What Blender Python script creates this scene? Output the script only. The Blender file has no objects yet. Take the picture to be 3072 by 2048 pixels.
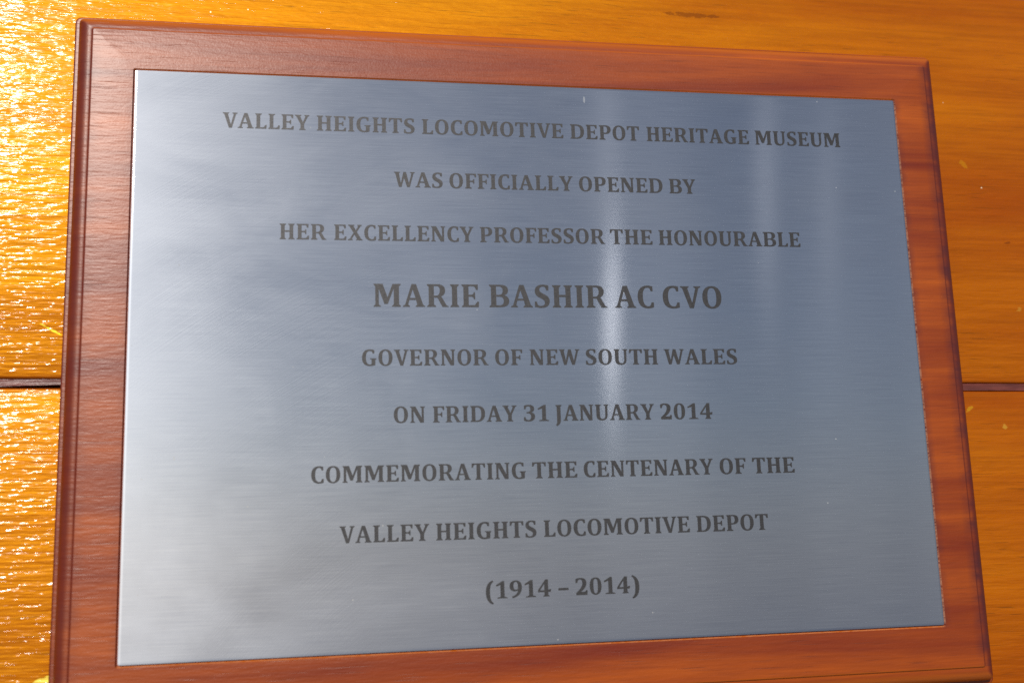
import bpy, bmesh, math, random
from mathutils import Vector, Matrix

random.seed(7)
SC = bpy.context.scene
COL = SC.collection
S = 0.28                      # metres per plate width; the plate is 280 mm wide

# ------------------------------------------------------------------ camera
cam_d = bpy.data.cameras.new('camera')
cam_d.sensor_width = 36.0
cam_d.lens = 38.532
cam_d.clip_start = 0.01
cam_d.clip_end = 200.0
cam = bpy.data.objects.new('camera', cam_d)
COL.objects.link(cam)
R_, U_, B_ = ((0.984932, -0.170058, -0.031446), (0.000674, -0.178054, 0.98402), (-0.17294, -0.969215, -0.175257))
cam.matrix_world = Matrix(((R_[0], U_[0], B_[0], -0.07813), (R_[1], U_[1], B_[1], -0.36843),
                           (R_[2], U_[2], B_[2], -0.06273), (0, 0, 0, 1)))
cam_d.dof.use_dof = True
cam_d.dof.focus_distance = 0.40
cam_d.dof.aperture_fstop = 9.0
SC.camera = cam

# ------------------------------------------------------------------ sky and sun
TO_SUN = Vector((-0.46, -1.35, 0.69)).normalized()
world = bpy.data.worlds.new('World')
SC.world = world
world.cycles.sampling_method = 'MANUAL'
world.cycles.sample_map_resolution = 4096
world.use_nodes = True
wt = world.node_tree
wn, wl = wt.nodes, wt.links
bg = wn['Background']
bg.inputs['Strength'].default_value = 0.10
sky = wn.new('ShaderNodeTexSky')
sky.sky_type = 'NISHITA'
sky.sun_disc = False
sky.sun_elevation = math.asin(TO_SUN.z)
sky.sun_rotation = math.atan2(TO_SUN.x, TO_SUN.y)
sky.altitude = 300
sky.air_density = 1.0
sky.dust_density = 0.25
sky.ozone_density = 1.5
# added bright patches in the sky, aimed to mirror as streaks in the steel
geo = wn.new('ShaderNodeTexCoord')


def wmath(op, a, b=None, clamp=False):
    n = wn.new('ShaderNodeMath')
    n.operation = op
    n.use_clamp = clamp
    for i, v in enumerate((a, b)):
        if v is None:
            continue
        if isinstance(v, (int, float)):
            n.inputs[i].default_value = v
        else:
            wl.new(v, n.inputs[i])
    return n.outputs[0]


def sky_patch(direction, half_az, half_el):
    """0..1 blob of added brightness round a direction; widths in degrees."""
    d = Vector(direction).normalized()
    side = Vector((0, 0, 1)).cross(d).normalized()
    up = d.cross(side).normalized()
    outs = []
    for axis, hw in ((side, half_az), (up, half_el)):
        n = wn.new('ShaderNodeVectorMath')
        n.operation = 'DOT_PRODUCT'
        wl.new(geo.outputs['Generated'], n.inputs[0])
        n.inputs[1].default_value = axis
        q = wmath('DIVIDE', n.outputs['Value'], math.sin(math.radians(hw)))
        q2 = wmath('MULTIPLY', q, q)
        outs.append(wmath('MULTIPLY', q2, q2) if axis is side else q2)
    fwd = wn.new('ShaderNodeVectorMath')
    fwd.operation = 'DOT_PRODUCT'
    wl.new(geo.outputs['Generated'], fwd.inputs[0])
    fwd.inputs[1].default_value = d
    front = wmath('GREATER_THAN', fwd.outputs['Value'], 0.0)
    e = wmath('POWER', 2.718, wmath('MULTIPLY', wmath('ADD', outs[0], outs[1]), -1.0))
    return wmath('MULTIPLY', e, front)


GLINT_PATCHES = [  # direction, half width, half height (degrees), strength
    ((0.381, -1.35, 0.275), 0.22, 1.7, 38.0),
    ((0.384, -1.35, 0.50), 0.55, 9.0, 1.3),
    ((0.608, -1.35, 0.47), 0.36, 5.0, 3.4),
    ((0.700, -1.35, 0.45), 0.35, 4.0, 1.8),
    ((0.420, -1.35, 0.30), 3.0, 20.0, 0.75),
    ((0.700, -1.35, 0.25), 2.2, 16.0, 0.5),
    ((0.900, -1.35, 0.30), 3.5, 22.0, 0.7),
    ((0.150, -1.35, 0.30), 2.2, 12.0, 0.5),
]
acc = None
for d_, a_, e_, s_ in GLINT_PATCHES:
    v = wmath('MULTIPLY', sky_patch(d_, a_, e_), s_)
    acc = v if acc is None else wmath('ADD', acc, v)
cl = wn.new('ShaderNodeCombineColor')
for i, k in enumerate((1.0, 0.97, 0.94)):
    wl.new(wmath('MULTIPLY', acc, k), cl.inputs[i])
addc = wn.new('ShaderNodeMixRGB')
addc.blend_type = 'ADD'
addc.inputs[0].default_value = 1.0
sky_fill = wn.new('ShaderNodeMixRGB')          # added blue-grey fill over sky and ground, evens the steel's reflection
sky_fill.inputs[0].default_value = 0.84
sky_fill.inputs[2].default_value = (1.72, 1.94, 2.50, 1)
wl.new(sky.outputs[0], sky_fill.inputs[1])
wl.new(sky_fill.outputs[0], addc.inputs[1])
wl.new(cl.outputs[0], addc.inputs[2])
wl.new(addc.outputs[0], bg.inputs['Color'])

sun_d = bpy.data.lights.new('sun', 'SUN')
sun_d.energy = 4.0
sun_d.angle = math.radians(0.6)
sun_d.color = (1.0, 0.95, 0.87)
sun = bpy.data.objects.new('sun', sun_d)
sun.rotation_euler = TO_SUN.to_track_quat('Z', 'Y').to_euler()
sun.location = TO_SUN * 3
COL.objects.link(sun)

SC.view_settings.view_transform = 'Standard'
SC.view_settings.look = 'None'
SC.view_settings.exposure = 0.0
SC.view_settings.gamma = 1.0
SC.view_settings.use_curve_mapping = False
SC.render.engine = 'CYCLES'
SC.cycles.use_denoising = False
SC.cycles.sample_clamp_indirect = 6.0


# ------------------------------------------------------------------ node helper
class Mat:
    def __init__(self, name):
        self.m = bpy.data.materials.new(name)
        self.m.use_nodes = True
        self.t = self.m.node_tree
        self.n, self.l = self.t.nodes, self.t.links
        self.p = self.n['Principled BSDF']
        self.co = self.n.new('ShaderNodeTexCoord').outputs['Object']

    def put(self, sock, v):
        if v is None:
            return
        if hasattr(v, 'is_output'):
            self.l.new(v, sock)
        else:
            if sock.type == 'RGBA' and len(v) == 3:
                v = (*v, 1)
            sock.default_value = v

    def math(self, op, a, b=None, c=None, clamp=False):
        n = self.n.new('ShaderNodeMath')
        n.operation = op
        n.use_clamp = clamp
        for i, v in enumerate((a, b, c)):
            self.put(n.inputs[i], v)
        return n.outputs[0]

    def map(self, scale, loc=(0, 0, 0), rot=(0, 0, 0), src=None):
        n = self.n.new('ShaderNodeMapping')
        self.l.new(src or self.co, n.inputs['Vector'])
        n.inputs['Scale'].default_value = scale
        n.inputs['Location'].default_value = loc
        n.inputs['Rotation'].default_value = rot
        return n.outputs[0]

    def noise(self, vec, scale=1.0, detail=3.0, rough=0.55, dist=0.0, out='Fac'):
        n = self.n.new('ShaderNodeTexNoise')
        self.l.new(vec, n.inputs['Vector'])
        n.inputs['Scale'].default_value = scale
        n.inputs['Detail'].default_value = detail
        n.inputs['Roughness'].default_value = rough
        n.inputs['Distortion'].default_value = dist
        return n.outputs[out]

    def voronoi(self, vec, scale=1.0, out='Distance', rnd=1.0):
        n = self.n.new('ShaderNodeTexVoronoi')
        self.l.new(vec, n.inputs['Vector'])
        n.inputs['Scale'].default_value = scale
        n.inputs['Randomness'].default_value = rnd
        return n.outputs[out]

    def ramp(self, fac, stops, interp='LINEAR'):
        n = self.n.new('ShaderNodeValToRGB')
        r = n.color_ramp
        r.interpolation = interp
        while len(r.elements) < len(stops):
            r.elements.new(0.5)
        for e, (pos, c) in zip(r.elements, stops):
            e.position = pos
            e.color = (c, c, c, 1) if isinstance(c, (int, float)) else (*c, 1)
        self.l.new(fac, n.inputs[0])
        return n.outputs[0]

    def mix(self, fac, a, b, mode='MIX'):
        n = self.n.new('ShaderNodeMixRGB')
        n.blend_type = mode
        self.put(n.inputs[0], fac)
        self.put(n.inputs[1], a)
        self.put(n.inputs[2], b)
        return n.outputs[0]

    def bump(self, h, dist, strength=1.0, normal=None):
        n = self.n.new('ShaderNodeBump')
        n.inputs['Distance'].default_value = dist
        n.inputs['Strength'].default_value = strength
        self.l.new(h, n.inputs['Height'])
        if normal is not None:
            self.l.new(normal, n.inputs['Normal'])
        return n.outputs[0]

    def set(self, **kw):
        for k, v in kw.items():
            self.put(self.p.inputs[k.replace('_', ' ')], v)


# ------------------------------------------------------------------ materials
def make_golden_wood(name, tint, dark, seed, marks=()):
    """Golden brown varnished softwood boards: long grain, dark pores, brushed lacquer."""
    m = Mat(name)
    o = (seed * 1.7, seed * 0.9, seed * 2.3)
    big = m.noise(m.map((5, 5, 34), o), 1.0, 4, 0.55, 0.4)
    fine = m.noise(m.map((22, 40, 620), o), 1.0, 5, 0.62)
    col = m.mix(m.ramp(big, [(0.30, 0.0), (0.72, 1.0)]), dark, tint)
    col = m.mix(m.math('MULTIPLY', m.ramp(fine, [(0.34, 1.0), (0.60, 0.0)]), 0.32), col, tuple(c * 0.55 for c in dark))
    # short dark pores lying along the grain
    pore = m.noise(m.map((75, 60, 1500), (o[1], 0, o[0])), 1.0, 2, 0.5)
    gate = m.noise(m.map((14, 14, 60), (o[2], 0, 3)), 1.0, 2, 0.5)
    pm = m.math('MULTIPLY', m.ramp(pore, [(0.62, 0.0), (0.70, 1.0)]), m.ramp(gate, [(0.40, 0.1), (0.62, 1.0)]))
    col = m.mix(m.math('MULTIPLY', pm, 0.5), col, (0.09, 0.020, 0.002))
    # specks of pale dust and paint stuck in the varnish
    cell = m.voronoi(m.map((150, 150, 150), o), 1.0)
    pick = m.voronoi(m.map((150, 150, 150), o), 1.0, 'Color')
    sep = m.n.new('ShaderNodeSeparateColor')
    m.l.new(pick, sep.inputs[0])
    size = m.math('MULTIPLY', m.math('POWER', sep.outputs[1], 3.0), 0.085)
    speck = m.math('MULTIPLY', m.math('LESS_THAN', cell, size), m.math('GREATER_THAN', sep.outputs[0], 0.82))
    col = m.mix(speck, col, (0.78, 0.62, 0.42))
    # single blemishes: (x, z, half length, half height, tilt, colour, opacity)
    wob = m.noise(m.map((420, 200, 900), o), 1.0, 3, 0.6)
    for (cx, cz, rx, rz, tilt, mc, op) in marks:
        v = m.map((1, 1, 1), (-cx * math.cos(tilt) - cz * math.sin(tilt), 0, cx * math.sin(tilt) - cz * math.cos(tilt)), (0, tilt, 0))
        sx = m.n.new('ShaderNodeSeparateXYZ')
        m.l.new(v, sx.inputs[0])
        a = m.math('DIVIDE', sx.outputs[0], rx)
        b = m.math('DIVIDE', sx.outputs[2], rz)
        d = m.math('ADD', m.math('MULTIPLY', a, a), m.math('MULTIPLY', b, b))
        f = m.ramp(m.math('ADD', d, m.math('MULTIPLY', m.math('SUBTRACT', wob, 0.5), 3.6)), [(0.45, 1.0), (1.0, 0.0)])
        col = m.mix(m.math('MULTIPLY', f, op), col, mc)
    # the fibres under the varnish shine gold; the varnish itself carries brush ripples
    rip1 = m.noise(m.map((120, 60, 640), (o[2], 1, o[1])), 1.0, 2.0, 0.5, 0.3)
    rip2 = m.noise(m.map((330, 90, 1500), (o[0], 2, o[2]), (0, math.radians(8), 0)), 1.0, 2, 0.5)
    h = m.math('ADD', m.math('MULTIPLY', rip1, 0.9), m.math('MULTIPLY', rip2, 0.10))
    h = m.math('SUBTRACT', h, m.math('MULTIPLY', pm, 0.10))
    h = m.math('ADD', h, m.math('MULTIPLY', speck, 0.4))
    nb = m.bump(h, 0.00050)
    ns = m.bump(m.math('ADD', fine, m.math('MULTIPLY', rip1, 0.8)), 0.00020)
    m.set(Base_Color=col, Roughness=0.55, Coat_Weight=1.0, Coat_Roughness=0.125, Coat_IOR=1.27)
    m.p.inputs['Specular IOR Level'].default_value = 0.05
    fib = m.n.new('ShaderNodeBsdfPrincipled')
    gold = m.mix(1.0, col, (1.85, 5.6, 1.5), 'MULTIPLY')
    for k, v in (('Base Color', gold), ('Metallic', 1.0), ('Roughness', 0.50), ('Coat Weight', 1.0), ('Coat Roughness', 0.125), ('Coat IOR', 1.27)):
        m.put(fib.inputs[k], v)
    for q in (m.p, fib):
        m.l.new(ns, q.inputs['Normal'])
        m.l.new(nb, q.inputs['Coat Normal'])
    mx = m.n.new('ShaderNodeMixShader')
    mx.inputs[0].default_value = 0.28
    m.l.new(m.p.outputs[0], mx.inputs[1])
    m.l.new(fib.outputs[0], mx.inputs[2])
    m.l.new(mx.outputs[0], m.n['Material Output'].inputs['Surface'])
    return m.m


def make_red_wood(name):
    """Reddish brown stained backing board under a satin varnish."""
    m = Mat(name)
    big = m.noise(m.map((5, 9, 84), (3, 1, 2)), 1.0, 4, 0.55, 0.5)
    blot = m.noise(m.map((13, 20, 34), (7, 0, 1)), 1.0, 3, 0.6, 0.5)
    fine = m.noise(m.map((40, 60, 900), (1, 5, 2)), 1.0, 4, 0.6)
    col = m.mix(m.ramp(big, [(0.30, 0.0), (0.70, 1.0)]), (0.150, 0.012, 0.0005), (0.40, 0.076, 0.001))
    col = m.mix(m.math('MULTIPLY', m.ramp(blot, [(0.54, 0.0), (0.76, 1.0)]), 0.30), col, (0.15, 0.016, 0.005))
    col = m.mix(m.math('MULTIPLY', m.ramp(fine, [(0.36, 1.0), (0.60, 0.0)]), 0.25), col, (0.12, 0.016, 0.003))
    pore = m.noise(m.map((50, 80, 2100), (2, 0, 6)), 1.0, 2, 0.5)
    pm = m.ramp(pore, [(0.62, 0.0), (0.72, 1.0)])
    col = m.mix(m.math('MULTIPLY', pm, 0.40), col, (0.05, 0.010, 0.005))
    # end grain at the two short sides soaks up more stain
    nz = m.n.new('ShaderNodeSeparateXYZ')
    m.l.new(m.n.new('ShaderNodeTexCoord').outputs['Normal'], nz.inputs[0])
    endg = m.ramp(m.math('ABSOLUTE', nz.outputs[0]), [(0.06, 0.0), (0.42, 1.0)])
    col = m.mix(m.math('MULTIPLY', endg, 0.80), col, (0.110, 0.008, 0.001))
    longg = m.ramp(m.math('ABSOLUTE', nz.outputs[2]), [(0.15, 0.0), (0.6, 1.0)])
    col = m.mix(m.math('MULTIPLY', longg, 0.5), col, (0.56, 0.135, 0.001))
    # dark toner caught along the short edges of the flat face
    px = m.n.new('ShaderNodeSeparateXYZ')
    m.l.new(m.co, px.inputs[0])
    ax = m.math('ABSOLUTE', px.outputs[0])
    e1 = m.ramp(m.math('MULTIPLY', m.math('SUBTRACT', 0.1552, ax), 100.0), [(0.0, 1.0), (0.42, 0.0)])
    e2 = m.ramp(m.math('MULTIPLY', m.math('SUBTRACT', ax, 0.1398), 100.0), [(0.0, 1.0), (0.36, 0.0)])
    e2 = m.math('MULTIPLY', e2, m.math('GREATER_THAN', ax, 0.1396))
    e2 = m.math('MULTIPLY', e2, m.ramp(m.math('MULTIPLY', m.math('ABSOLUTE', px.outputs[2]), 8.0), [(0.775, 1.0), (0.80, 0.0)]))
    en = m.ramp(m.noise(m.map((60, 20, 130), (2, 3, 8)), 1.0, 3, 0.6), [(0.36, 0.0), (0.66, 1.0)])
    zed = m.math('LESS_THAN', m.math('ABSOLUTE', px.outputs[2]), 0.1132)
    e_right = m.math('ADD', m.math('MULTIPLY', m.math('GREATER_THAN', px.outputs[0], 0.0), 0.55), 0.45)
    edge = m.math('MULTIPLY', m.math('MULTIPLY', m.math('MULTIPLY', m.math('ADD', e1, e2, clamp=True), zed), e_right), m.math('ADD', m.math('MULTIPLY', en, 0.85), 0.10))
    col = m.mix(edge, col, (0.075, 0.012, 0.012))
    # torn pale fibres along the right and lower lip of the recess
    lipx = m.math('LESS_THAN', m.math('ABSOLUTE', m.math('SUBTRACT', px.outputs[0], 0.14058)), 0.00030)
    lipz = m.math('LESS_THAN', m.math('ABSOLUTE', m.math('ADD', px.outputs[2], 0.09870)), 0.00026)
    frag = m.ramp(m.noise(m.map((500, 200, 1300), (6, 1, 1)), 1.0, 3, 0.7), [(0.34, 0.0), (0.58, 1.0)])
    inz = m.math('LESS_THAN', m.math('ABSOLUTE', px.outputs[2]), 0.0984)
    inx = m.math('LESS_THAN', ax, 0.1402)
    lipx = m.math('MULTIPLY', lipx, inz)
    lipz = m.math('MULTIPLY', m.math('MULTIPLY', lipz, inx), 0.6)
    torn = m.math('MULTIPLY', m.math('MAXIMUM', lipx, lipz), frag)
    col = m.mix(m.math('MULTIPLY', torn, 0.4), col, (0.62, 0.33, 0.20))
    peel = m.noise(m.map((1500, 1500, 1700)), 1.0, 2, 0.5)
    wav = m.noise(m.map((160, 90, 900), (0, 4, 3)), 1.0, 2, 0.5)
    h = m.math('ADD', m.math('MULTIPLY', wav, 0.8), m.math('MULTIPLY', peel, 0.28))
    h = m.math('SUBTRACT', h, m.math('MULTIPLY', pm, 0.25))
    nb = m.bump(h, 0.00012)
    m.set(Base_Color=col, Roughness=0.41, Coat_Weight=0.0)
    m.p.inputs['Specular IOR Level'].default_value = 0.54
    m.l.new(nb, m.p.inputs['Normal'])
    return m.m


def make_steel(name):
    m = Mat(name)
    # straight brushing along the plate, and a hand polished swirl of arcs across its left half
    b1 = m.noise(m.map((45, 60, 3400), (0, 0, 1)), 1.0, 3, 0.7)
    b2 = m.noise(m.map((120, 60, 5200), (4, 0, 1)), 1.0, 2, 0.6)
    sp = m.n.new('ShaderNodeSeparateXYZ')
    m.l.new(m.map((1, 1, 1), (-0.055, 0, 0.245)), sp.inputs[0])
    rad = m.math('SQRT', m.math('ADD', m.math('MULTIPLY', sp.outputs[0], sp.outputs[0]), m.math('MULTIPLY', sp.outputs[2], sp.outputs[2])))
    ang = m.math('ARCTAN2', sp.outputs[0], sp.outputs[2])
    cmb = m.n.new('ShaderNodeCombineXYZ')
    m.l.new(m.math('MULTIPLY', rad, 2300), cmb.inputs[0])
    m.l.new(m.math('MULTIPLY', ang, 7.0), cmb.inputs[1])
    arc = m.noise(cmb.outputs[0], 1.0, 3, 0.65)
    zone = m.ramp(m.noise(m.map((11, 1, 16), (2.1, 0, 5.5)), 1.0, 2, 0.5), [(0.42, 0.0), (0.62, 1.0)])
    h = m.math('ADD', m.math('MULTIPLY', b1, 0.8), m.math('MULTIPLY', b2, 0.35))
    h = m.math('ADD', h, m.math('MULTIPLY', m.math('MULTIPLY', arc, zone), 6.0))
    # finger smears and faint stains: change the polish, not the colour of the steel
    smear = m.noise(m.map((16, 10, 26), (9, 0, 4)), 1.0, 4, 0.6, 0.6)
    rough = m.math('ADD', m.ramp(smear, [(0.28, 0.47), (0.72, 0.55)]), m.math('MULTIPLY', m.ramp(b1, [(0.35, 0.0), (0.65, 1.0)]), 0.03))
    # specks of dust and short scuffs
    v = m.map((210, 210, 210), (1, 0, 2))
    cell = m.voronoi(v, 1.0)
    pick = m.voronoi(v, 1.0, 'Color')
    sep = m.n.new('ShaderNodeSeparateColor')
    m.l.new(pick, sep.inputs[0])
    size = m.math('MULTIPLY', m.math('POWER', sep.outputs[1], 2.5), 0.050)
    speck = m.math('MULTIPLY', m.math('LESS_THAN', cell, size), m.math('GREATER_THAN', sep.outputs[0], 0.74))
    v2 = m.map((75, 75, 22), (5, 0, 3), (0, math.radians(18), 0))
    cell2 = m.voronoi(v2, 1.0)
    pick2 = m.voronoi(v2, 1.0, 'Color')
    sep2 = m.n.new('ShaderNodeSeparateColor')
    m.l.new(pick2, sep2.inputs[0])
    scuff = m.math('MULTIPLY', m.math('LESS_THAN', cell2, 0.028), m.math('GREATER_THAN', sep2.outputs[0], 0.70))
    mark = m.math('MAXIMUM', speck, m.math('MULTIPLY', scuff, 0.8))
    base = m.mix(m.ramp(b1, [(0.35, 0.0), (0.68, 1.0)]), (0.57, 0.60, 0.665), (0.68, 0.71, 0.765))
    base = m.mix(mark, base, (0.80, 0.80, 0.78))
    metal = m.math('SUBTRACT', 1.0, m.math('MULTIPLY', mark, 0.8))
    tg = m.n.new('ShaderNodeCombineXYZ')
    for i, c in enumerate((0.0, 0.0, 1.0)):
        tg.inputs[i].default_value = c
    nrm = m.bump(h, 0.0000042)
    for k, v in (('Base Color', base), ('Metallic', metal), ('Roughness', rough), ('Anisotropic', 0.83), ('Tangent', tg.outputs[0]), ('Normal', nrm)):
        m.put(m.p.inputs[k], v)
    # the brush lines themselves mirror sharply along the plate and smear across it
    tight = m.n.new('ShaderNodeBsdfAnisotropic')
    tight.distribution = 'BECKMANN'
    tx = m.n.new('ShaderNodeCombineXYZ')
    tx.inputs[0].default_value = 1.0
    for k, v in (('Color', base), ('Roughness', 0.110), ('Anisotropy', 0.670), ('Tangent', tx.outputs[0])):
        m.put(tight.inputs[k], v)
    mx = m.n.new('ShaderNodeMixShader')
    m.l.new(m.ramp(smear, [(0.28, 0.77), (0.72, 0.60)]), mx.inputs[0])
    m.l.new(m.p.outputs[0], mx.inputs[1])
    m.l.new(tight.outputs[0], mx.inputs[2])
    m.l.new(mx.outputs[0], m.n['Material Output'].inputs['Surface'])
    return m.m


def make_etch(name):
    m = Mat(name)
    g = m.noise(m.map((900, 60, 3200)), 1.0, 3, 0.6)
    col = m.mix(m.ramp(g, [(0.35, 0.0), (0.65, 1.0)]), (0.040, 0.039, 0.041), (0.068, 0.066, 0.068))
    m.set(Base_Color=col, Metallic=0.65, Roughness=0.52)
    m.l.new(m.bump(g, 0.00002), m.p.inputs['Normal'])
    return m.m


def make_maroon(name):
    m = Mat(name)
    fine = m.noise(m.map((60, 60, 900), (2, 2, 2)), 1.0, 4, 0.6)
    pat = m.noise(m.map((60, 60, 160), (5, 2, 1)), 1.0, 3, 0.6)
    col = m.mix(m.ramp(pat, [(0.35, 0.0), (0.68, 1.0)]), (0.110, 0.017, 0.011), (0.200, 0.048, 0.035))
    col = m.mix(m.math('MULTIPLY', m.ramp(fine, [(0.4, 1.0), (0.6, 0.0)]), 0.4), col, (0.035, 0.008, 0.006))
    nb = m.bump(m.math('ADD', fine, pat), 0.00035)
    m.set(Base_Color=col, Roughness=0.5, Coat_Weight=0.2, Coat_Roughness=0.25)
    m.l.new(nb, m.p.inputs['Normal'])
    m.l.new(nb, m.p.inputs['Coat Normal'])
    return m.m


M_UP = make_golden_wood('golden varnished wood upper', (0.47, 0.087, 0.0002), (0.32, 0.042, 0.0001), 1, (
    (0.0637, 0.1365, 0.012, 0.0011, 0.0, (0.13, 0.016, 0.001), 0.6), (0.1741, 0.0800, 0.0022, 0.0012, -0.9, (0.70, 0.26, 0.01), 0.18),
    (-0.1666, 0.0083, 0.0036, 0.0004, -0.505, (0.9, 0.50, 0.06), 0.6), (0.192, 0.021, 0.0012, 0.0009, 0.3, (0.62, 0.32, 0.08), 0.2),
    (0.1905, 0.0480, 0.0016, 0.0005, 0.1, (0.16, 0.022, 0.001), 0.7)))
M_LOW = make_golden_wood('golden varnished wood lower', (0.46, 0.085, 0.0002), (0.31, 0.040, 0.0001), 4, (
    (0.1668, -0.0183, 0.0020, 0.0008, 0.5, (0.80, 0.40, 0.03), 0.2), (0.1810, -0.0251, 0.0013, 0.0009, -0.7, (0.80, 0.45, 0.10), 0.2),
    (-0.1630, -0.1048, 0.0040, 0.0012, 0.3, (0.95, 0.62, 0.12), 0.7)))
M_RED = make_red_wood('red stained wood')
M_STEEL = make_steel('brushed steel')
M_ETCH = make_etch('dark etched steel')
M_MAROON = make_maroon('maroon stained tongue')


# ------------------------------------------------------------------ object helpers
def link_mesh(name, bm, mat, parent=None, smooth=None):
    me = bpy.data.meshes.new(name)
    bmesh.ops.recalc_face_normals(bm, faces=bm.faces)
    bm.to_mesh(me)
    bm.free()
    me.materials.append(mat)
    if smooth is not None:
        for p in me.polygons:
            p.use_smooth = True
        me.set_sharp_from_angle(angle=math.radians(smooth))
    o = bpy.data.objects.new(name, me)
    COL.objects.link(o)
    if parent is not None:
        o.parent = parent
    return o


def tag(o, label=None, cat=None, group=None, kind=None):
    for k, v in (('label', label), ('category', cat), ('group', group), ('kind', kind)):
        if v:
            o[k] = v


def rect_loop(hx, hz, r, segs=5):
    pts = []
    for cx, cz, a0 in ((hx - r, hz - r, 0), (-hx + r, hz - r, 90), (-hx + r, -hz + r, 180), (hx - r, -hz + r, 270)):
        for k in range(segs + 1):
            a = math.radians(a0 + 90 * k / segs)
            pts.append((cx + r * math.cos(a), cz + r * math.sin(a)))
    return pts


def loft(bm, loops, close_first=False, close_last=False):
    rows = [[bm.verts.new((x, y, z)) for x, z in pts] for pts, y in loops]
    n = len(rows[0])
    for a, b in zip(rows, rows[1:]):
        for i in range(n):
            j = (i + 1) % n
            bm.faces.new((a[i], a[j], b[j], b[i]))
    if close_first:
        bm.faces.new(rows[0])
    if close_last:
        bm.faces.new(rows[-1])
    return rows


# ------------------------------------------------------------------ wall boards
WALL_Y = 0.045 * S            # face of the boards behind the plaque face
TILT = math.radians(0.66)     # the boards run a touch down to the right


def board_bm(z0, z1, x0, x1, thick, r=0.0011, nx=1, wobble=0.0):
    """A long board with eased edges; z0..z1 its height."""
    prof = []
    for cz, cy, a0 in ((z1 - r, r, 90), (z0 + r, r, 180)):
        pass
    sect = [(thick, z1)]
    for k in range(6):
        a = math.radians(90 * k / 5)
        sect.append((r - r * math.sin(a), z1 - r + r * math.cos(a)))
    for k in range(6):
        a = math.radians(90 * k / 5)
        sect.append((r - r * math.cos(a), z0 + r - r * math.sin(a)))
    sect.append((thick, z0))
    bm = bmesh.new()
    rows = []
    for i in range(nx + 1):
        x = x0 + (x1 - x0) * i / nx
        row = []
        for (y, z) in sect:
            dz = 0.0
            if wobble and nx > 1:
                dz = wobble * (random.random() - 0.5)
            row.append(bm.verts.new((x, WALL_Y + y, z + dz * (1 if abs(z - z0) < r * 1.1 or abs(z - z1) < r * 1.1 else 0))))
        rows.append(row)
    n = len(sect)
    for a, b in zip(rows, rows[1:]):
        for i in range(n):
            j = (i + 1) % n
            bm.faces.new((a[i], a[j], b[j], b[i]))
    bm.faces.new(rows[0])
    bm.faces.new(rows[-1])
    return bm


def tongue_bm(z0, z1, x0, x1, y0, y1, gap_at=None):
    """Thin strip seen in the joint; its lower edge shrinks back near gap_at (x, half length, depth)."""
    bm = bmesh.new()
    rows = []
    N = 160
    for i in range(N + 1):
        x = x0 + (x1 - x0) * i / N
        lo = z0
        j = 0.00012 * (random.random() - 0.5)
        if gap_at and abs(x - gap_at[0]) < gap_at[1]:
            lo += gap_at[2] * (1 - abs(x - gap_at[0]) / gap_at[1])
        rows.append([bm.verts.new(p) for p in ((x, y0, z1 + j), (x, y0, lo + j), (x, y1, lo + j), (x, y1, z1 + j))])
    for a, b in zip(rows, rows[1:]):
        for i in range(4):
            k = (i + 1) % 4
            bm.faces.new((a[i], a[k], b[k], b[i]))
    bm.faces.new(rows[0])
    bm.faces.new(rows[-1])
    return bm


ZJ = -0.0347 * S              # centre of the joint at x = 0
HG = 0.0054 * S               # half of the joint's height
BH = 0.1615
GROUP = 'golden wall boards behind the plaque'
X0, X1 = -0.60, 0.60
upper = link_mesh('varnished_board', board_bm(ZJ + HG, ZJ + HG + BH, X0, X1, 0.016), M_UP, None, 30)
tag(upper, 'golden varnished board behind the upper half of the plaque, white glare at its left end', 'board', GROUP)
lower = link_mesh('varnished_board', board_bm(ZJ - HG - BH, ZJ - HG, X0, X1, 0.016), M_LOW, None, 30)
tag(lower, 'golden varnished board behind the lower half of the plaque, below the dark red joint', 'board', GROUP)
tu = link_mesh('tongue', tongue_bm(ZJ - HG + 0.00022, ZJ + HG - 0.00018, X0, X1, WALL_Y + 0.0004, WALL_Y + 0.006,
                                   (-0.158, 0.030, 0.0011)), M_MAROON, upper)
gv = link_mesh('groove', tongue_bm(ZJ - HG - 0.0004, ZJ + HG + 0.0004, X0, X1, WALL_Y + 0.0075, WALL_Y + 0.010), M_MAROON, lower)
tt = link_mesh('tongue', tongue_bm(ZJ + HG + BH + 0.0002, ZJ + 3 * HG + BH, X0, X1, WALL_Y + 0.0016, WALL_Y + 0.010), M_MAROON, upper)
for o in (upper, lower):
    o.rotation_euler = (0, TILT, 0)

# ------------------------------------------------------------------ the plaque
HX, HZ = 0.5 * S, 0.3505 * S            # half size of the steel plate
FX, FZ = 0.5530 * S, 0.4050 * S         # half size of the board's flat face
plaque = bpy.data.objects.new('wall_plaque', None)
plaque.empty_display_size = 0.05
plaque.location = (0, 0, 0)
COL.objects.link(plaque)
tag(plaque, 'engraved brushed steel plate set in a red-brown moulded wooden board', 'plaque')

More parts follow.
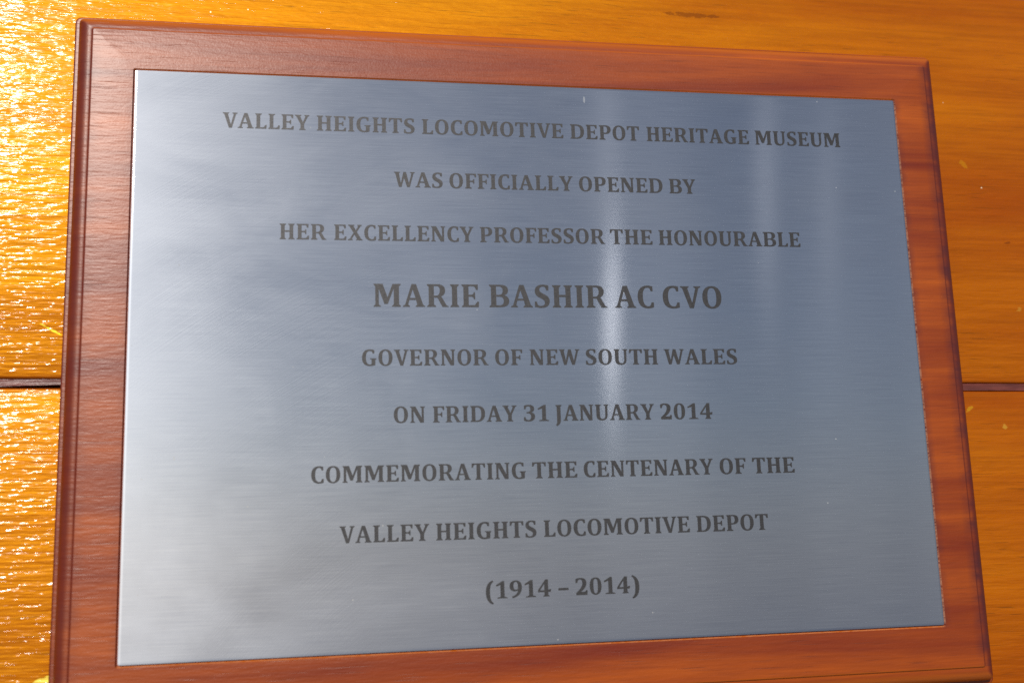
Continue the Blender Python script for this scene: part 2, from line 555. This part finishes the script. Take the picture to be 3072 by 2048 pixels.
bm = bmesh.new()
GAP = 0.0015 * S
prof = []                                # (outward from the face edge, depth)
for k in range(6):
    a = math.radians(90 * k / 5)
    prof.append((-0.0026 + 0.0026 * math.sin(a), 0.0026 - 0.0026 * math.cos(a)))
prof.append((0.0006, 0.0036))
prof.append((0.0018, 0.0040))
for k in range(0, 15):
    a = math.radians(6 + 84 * k / 14)
    prof.append((0.0018 + 0.0174 * math.sin(a), 0.0040 + 0.0206 * (1 - math.cos(a))))
prof.append((0.0192, 0.0252))
prof.append((0.0200, 0.0262))
prof.append((0.0228, 0.0264))
for k in range(1, 6):
    a = math.radians(90 * k / 5)
    prof.append((0.0228 + 0.0027 * math.sin(a), 0.0264 + 0.0027 * (1 - math.cos(a))))
loops = []
FACE_Y = 0.0004
rx, rz = HX + GAP, HZ + GAP
loops.append((rect_loop(rx, rz, 0.0004), FACE_Y + 0.0006))       # recess floor
loops.append((rect_loop(rx, rz, 0.0004), FACE_Y + 0.0005))
loops.append((rect_loop(rx + 0.0004, rz + 0.0004, 0.0006), FACE_Y))
for u, w in prof:
    rr = 0.0006 + max(0.0, w) * S * 0.20
    loops.append((rect_loop(FX + u * S, FZ + u * S, rr), FACE_Y + w * S))
loops.append((rect_loop(FX + 0.0255 * S, FZ + 0.0255 * S, 0.0022), WALL_Y + 0.0002))
loft(bm, loops, close_first=True, close_last=True)
link_mesh('backing_board', bm, M_RED, plaque, 32)

bm = bmesh.new()
BV = 0.0030 * S
lp = [(rect_loop(HX, HZ, 0.0006), 0.0012)]
RB = BV / math.sin(math.radians(9))     # eased edge: rolls from 9 degrees to flat
for k in range(0, 7):
    a = math.radians(9 * (1 - k / 6))
    lp.append((rect_loop(HX - BV + RB * math.sin(a), HZ - BV + RB * math.sin(a), 0.0006), RB * (1 - math.cos(a))))
loft(bm, lp, close_first=True, close_last=True)
plate = link_mesh('metal_plate', bm, M_STEEL, plaque, 40)

# ------------------------------------------------------------------ lettering: a bold old style slab face drawn here
HSERIF = ''
GLYPH = {
 'A': ('M0,0 31,0 31,4 24,10 29,30 58,30 63,10 56,4 56,0 98,0 98,4 89,10 59,100 39,100 10,10 0,4Z M32,39 44,76 56,39Z', 2, 2),
 'B': ('M0,0 48,0 C75,0 88,10 88,28 C88,42 80,50 66,53 C78,56 84,64 84,76 C84,92 72,100 49,100 L0,100 0,96 8,89 8,11 0,4Z M31,9 31,47 44,47 C57,47 64,41 64,28 C64,15 57,9 45,9Z M31,55 31,92 43,92 C54,92 60,87 60,74 C60,61 54,55 42,55Z', 6, 5),
 'C': ('M46,-2 C56,-2 66,0 74,3 L74,26 64,26 60,16 C58,10 54,8 48,8 C31,8 24,24 24,51 C24,77 31,92 46,92 C53,92 57,90 59,85 L62,76 71,76 71,98 C62,101 54,102 46,102 C17,102 0,83 0,50 C0,17 16,-2 46,-2Z', 7, 5),
 'D': ('M0,0 42,0 C74,0 92,19 92,51 C92,83 75,100 44,100 L0,100 0,96 8,89 8,11 0,4Z M31,9 31,91 40,91 C60,91 68,78 68,50 C68,22 59,9 40,9Z', 6, 7),
 'E': ('M0,0 75,0 77,24 68,24 62,14 56,9 31,9 31,46 46,46 52,42 54,35 60,35 60,66 54,66 52,59 46,55 31,55 31,92 54,92 60,88 64,76 73,76 73,100 0,100 0,96 8,89 8,11 0,4Z', 6, 5),
 'F': ('M0,0 42,0 42,4 31,11 31,44 45,44 51,40 53,33 59,33 59,64 53,64 51,57 45,53 31,53 31,92 53,92 59,88 63,76 71,76 71,100 0,100 0,96 8,89 8,11 0,4Z', 6, 3),
 'G': ('M47,-2 C58,-2 70,0 81,4 L81,30 C81,37 83,40 88,42 L88,46 49,46 49,42 C57,40 58,38 58,31 L58,11 C55,9 51,8 47,8 C31,8 24,24 24,51 C24,78 32,92 48,92 C56,92 60,90 62,85 L65,76 75,76 75,97 C66,101 57,102 48,102 C18,102 0,83 0,50 C0,17 17,-2 47,-2Z', 7, 5),
 'H': ('M0,0 39,0 39,4 31,11 31,47 60,47 60,11 52,4 52,0 91,0 91,4 83,11 83,89 91,96 91,100 52,100 52,96 60,89 60,57 31,57 31,89 39,96 39,100 0,100 0,96 8,89 8,11 0,4Z', 6, 6),
 'I': ('M0,0 39,0 39,4 31,11 31,89 39,96 39,100 0,100 0,96 8,89 8,11 0,4Z', 6, 6),
 'J': ('M0,-26 6,-33 C24,-26 32,-14 32,6 L32,89 40,96 40,100 0,100 0,96 8,89 8,2 C8,-10 7,-17 0,-26Z', 3, 6),
 'L': ('M0,0 69,0 71,25 62,25 56,14 50,9 31,9 31,89 41,96 41,100 0,100 0,96 8,89 8,11 0,4Z', 6, 4),
 'M': ('M0,0 31,0 31,4 22,10 22,78 46,12 61,12 87,80 87,11 79,4 79,0 118,0 118,4 110,11 110,89 118,96 118,100 82,100 60,42 39,100 0,100 0,96 7,89 7,10 0,4Z', 6, 6),
 'N': ('M0,0 29,0 29,4 21,10 21,72 61,0 83,0 83,90 91,96 91,100 61,100 61,96 70,90 70,30 33,100 0,100 0,96 8,90 8,10 0,4Z', 6, 6),
 'O': ('M43,-2 C70,-2 86,18 86,50 C86,83 70,102 43,102 C16,102 0,83 0,50 C0,18 16,-2 43,-2Z M43,7 C30,7 23,20 23,50 C23,80 30,93 43,93 C56,93 63,80 63,50 C63,20 56,7 43,7Z', 7, 7),
 'P': ('M0,0 42,0 42,4 31,11 31,40 42,40 C66,40 79,52 79,71 C79,90 67,100 45,100 L0,100 0,96 8,89 8,11 0,4Z M31,49 31,92 41,92 C50,92 55,86 55,71 C55,56 50,49 40,49Z', 6, 5),
 'R': ('M0,0 40,0 40,4 31,11 31,41 42,41 C46,41 47,40 49,37 L68,0 95,0 95,4 C88,6 86,8 83,13 L69,38 C67,42 65,44 62,46 C74,50 81,60 81,72 C81,90 69,100 47,100 L0,100 0,96 8,89 8,11 0,4Z M31,50 31,92 43,92 C52,92 57,86 57,73 C57,58 51,50 41,50Z', 6, 2),
 'S': ('M0,3 C9,0 18,-2 29,-2 C53,-2 67,9 67,29 C67,44 58,52 42,60 C28,67 22,71 22,80 C22,88 28,93 37,93 C44,93 48,91 50,86 L53,76 63,76 63,98 C54,101 46,102 37,102 C15,102 1,92 1,73 C1,59 9,50 25,42 C39,35 45,31 45,22 C45,12 38,7 28,7 C19,7 14,9 12,15 L9,26 0,26Z', 7, 6),
 'T': ('M22,0 62,0 62,4 53.5,11 53.5,92 64,92 71,87 75,74 84,74 83,100 1,100 0,74 9,74 13,87 20,92 30.5,92 30.5,11 22,4Z', 4, 4),
 'U': ('M44,-2 C68,-2 81,10 81,36 L81,89 89,96 89,100 57,100 57,96 66,89 66,34 C66,16 60,9 49,9 C37,9 31,16 31,33 L31,89 39,96 39,100 0,100 0,96 8,89 8,34 C8,10 20,-2 44,-2Z', 5, 5),
 'V': ('M39,0 57,0 82,91 91,96 91,100 60,100 60,96 68,91 51,24 32,91 39,96 39,100 0,100 0,96 9,91Z', 1, 0),
 'W': ('M30,0 47,0 63,60 82,0 99,0 123,91 132,96 132,100 102,100 102,96 110,91 94,27 76,100 59,100 43,27 31,91 38,96 38,100 0,100 0,96 8,91Z', 1, 0),
 'X': ('M0,0 31,0 31,4 25,9 41,37 57,9 51,4 51,0 93,0 93,4 83,10 57,54 80,91 89,96 89,100 59,100 59,96 65,91 50,66 36,91 42,96 42,100 2,100 2,96 11,90 36,48 12,10 0,4Z', 3, 3),
 'Y': ('M27,0 67,0 67,4 58,11 58,40 81,90 90,96 90,100 59,100 59,96 66,90 50,53 33,90 40,96 40,100 0,100 0,96 9,90 35,40 35,11 27,4Z', 1, 1),
 '0': ('M35,-2 C57,-2 70,17 70,51 C70,84 58,103 35,103 C12,103 0,84 0,51 C0,17 12,-2 35,-2Z M35,7 C25,7 22,20 22,51 C22,81 25,94 35,94 C45,94 48,81 48,51 C48,20 45,7 35,7Z', 7, 7),
 '1': ('M7,0 66,0 66,5 49,10 49,102 37,102 0,79 3,71 26,79 26,10 7,5Z', 8, 7),
 '2': ('M3,0 69,0 70,28 61,28 56,19 32,19 C52,36 65,50 65,72 C65,92 53,103 31,103 C19,103 9,100 1,96 L1,73 11,73 14,84 C16,90 20,93 27,93 C37,93 41,86 41,72 C41,52 25,32 3,14Z', 7, 7),
 '3': ('M0,4 C9,0 18,-2 28,-2 C53,-2 67,10 67,30 C67,44 59,52 46,55 C57,59 63,67 63,78 C63,94 51,103 31,103 C20,103 10,101 2,97 L2,75 11,75 14,85 C16,91 20,93 27,93 C36,93 40,87 40,76 C40,64 34,59 22,58 L17,58 17,49 24,49 C37,49 43,43 43,29 C43,15 37,8 27,8 C19,8 14,10 12,17 L9,27 0,27Z', 7, 8),
 '4': ('M31,0 68,0 68,4 61,10 61,27 75,27 78,43 68,43 61,38 61,102 45,102 0,38 0,27 38,27 38,10 31,4Z M13,38 38,77 38,38Z', 5, 4),
 '9': ('M16,-2 C48,4 72,26 72,62 C72,88 60,103 36,103 C13,103 0,89 0,69 C0,50 12,38 31,38 C38,38 44,40 48,43 C45,24 34,14 13,8Z M36,48 C27,48 23,56 23,70 C23,86 27,94 36,94 C46,94 49,84 49,64 L49,53 C46,50 41,48 36,48Z', 6, 7),
 '\u2013': ('M0,33 62,33 62,47 0,47Z', 4, 4),
 '(': ('M40,108 C12,100 0,72 0,38 C0,2 12,-26 40,-34 L45,-26 C29,-18 24,4 24,38 C24,70 29,90 45,100Z', 6, 6),
 ')': ('M5,108 L0,100 C16,90 21,70 21,38 C21,4 16,-18 0,-26 L5,-34 C33,-26 45,2 45,38 C45,72 33,100 5,108Z', 6, 6),
}


def parse(path):
    """Outline string -> list of closed point lists, curves flattened."""
    loops, cur = [], []
    toks = path.replace('Z', ' Z ').replace('M', ' M ').replace('L', ' L ').replace('C', ' C ').split()
    i, mode = 0, 'L'
    while i < len(toks):
        t = toks[i]
        if t in 'MLC':
            mode = t
            if t == 'M':
                cur = []
            i += 1
        elif t == 'Z':
            loops.append(cur)
            i += 1
        elif mode == 'C':
            q = [tuple(map(float, toks[i + k].split(','))) for k in range(3)]
            p0 = cur[-1]
            for k in range(1, 8):
                s = k / 7
                cur.append(tuple((1 - s) ** 3 * p0[a] + 3 * s * (1 - s) ** 2 * q[0][a] + 3 * s * s * (1 - s) * q[1][a] + s ** 3 * q[2][a] for a in (0, 1)))
            i += 3
        else:
            cur.append(tuple(map(float, t.split(','))))
            i += 1
    out = []
    for lp_ in loops:
        c = [lp_[0]]
        for p in lp_[1:]:
            if abs(p[0] - c[-1][0]) + abs(p[1] - c[-1][1]) > 1e-4:
                c.append(p)
        if abs(c[0][0] - c[-1][0]) + abs(c[0][1] - c[-1][1]) < 1e-4:
            c.pop()
        out.append(c)
    return out


SHAPE = {k: (parse(v[0]), v[1], v[2]) for k, v in GLYPH.items()}
WIDTH = {k: max(p[0] for lp_ in v[0] for p in lp_) for k, v in SHAPE.items()}


def line_object(name, words, base, cap):
    """One engraved line; words = (text, x0, x1) in plate widths; base = distance of its baseline below the centre."""
    cu = bpy.data.curves.new(name, 'CURVE')
    cu.dimensions = '2D'
    cu.fill_mode = 'BOTH'
    for text, x0, x1 in words:
        pos, x = [], 0.0
        for i, ch in enumerate(text):
            if i:
                x += SHAPE[text[i - 1]][2] + SHAPE[ch][1]
            pos.append(x)
            x += WIDTH[ch]
        k = (x1 - x0) / x
        for ch, px in zip(text, pos):
            for lp_ in SHAPE[ch][0]:
                sp = cu.splines.new('POLY')
                sp.points.add(len(lp_) - 1)
                sp.use_cyclic_u = True
                for q, (gx, gy) in zip(sp.points, lp_):
                    q.co = ((x0 + (px + gx) * k) * S, (-base + gy * cap / 100.0) * S, 0, 1)
    tmp = bpy.data.objects.new('tmp', cu)
    COL.objects.link(tmp)
    dg = bpy.context.evaluated_depsgraph_get()
    dg.update()
    me = bpy.data.meshes.new_from_object(tmp.evaluated_get(dg))
    me.name = name
    bpy.data.objects.remove(tmp)
    bpy.data.curves.remove(cu)
    # stand it up on the plate, facing the viewer, 0.05 mm proud of the steel
    me.transform(Matrix(((1, 0, 0, 0), (0, 0, -1, -0.00006), (0, 1, 0, 0), (0, 0, 0, 1))))
    me.materials.clear()
    me.materials.append(M_ETCH)
    o = bpy.data.objects.new(name, me)
    COL.objects.link(o)
    o.parent = plate
    return o


CAP = 0.0196
LINES = [
    (-0.2804, CAP, [('VALLEY', -0.3961, -0.2914), ('HEIGHTS', -0.2822, -0.1605), ('LOCOMOTIVE', -0.1512, 0.0320), ('DEPOT', 0.0412, 0.1340), ('HERITAGE', 0.1439, 0.2855), ('MUSEUM', 0.2943, 0.4157)]),
    (-0.2098, CAP, [('WAS', -0.1873, -0.1263), ('OFFICIALLY', -0.1178, 0.0417), ('OPENED', 0.0498, 0.1616), ('BY', 0.1706, 0.2065)]),
    (-0.1402, CAP, [('HER', -0.3268, -0.2707), ('EXCELLENCY', -0.2614, -0.0887), ('PROFESSOR', -0.0807, 0.0809), ('THE', 0.0875, 0.1440), ('HONOURABLE', 0.1524, 0.3469)]),
    (-0.0570, 0.0287, [('MARIE', -0.2139, -0.0841), ('BASHIR', -0.0712, 0.0799), ('AC', 0.0898, 0.1411), ('CVO', 0.1533, 0.2321)]),
    (0.0157, CAP, [('GOVERNOR', -0.2287, -0.0744), ('OF', -0.0660, -0.0319), ('NEW', -0.0227, 0.0410), ('SOUTH', 0.0488, 0.1424), ('WALES', 0.1505, 0.2478)]),
    (0.0853, CAP, [('ON', -0.1913, -0.1536), ('FRIDAY', -0.1443, -0.0412), ('31', -0.0325, -0.0011), ('JANUARY', 0.0075, 0.1338), ('2014', 0.1416, 0.2102)]),
    (0.1550, CAP, [('COMMEMORATING', -0.2889, -0.0323), ('THE', -0.0244, 0.0318), ('CENTENARY', 0.0400, 0.2064), ('OF', 0.2151, 0.2496), ('THE', 0.2583, 0.3148)]),
    (0.2252, CAP, [('VALLEY', -0.2565, -0.1510), ('HEIGHTS', -0.1430, -0.0218), ('LOCOMOTIVE', -0.0126, 0.1714), ('DEPOT', 0.1802, 0.2741)]),
    (0.2952, CAP, [('(1914', -0.0853, -0.0063), ('\u2013', 0.0026, 0.0150), ('2014)', 0.0237, 0.1030)]),
]
for base, cap, words in LINES:
    o = line_object('inscription_line', words, base, cap)
    if cap > CAP:
        o['label'] = 'largest line of engraved dark capitals'
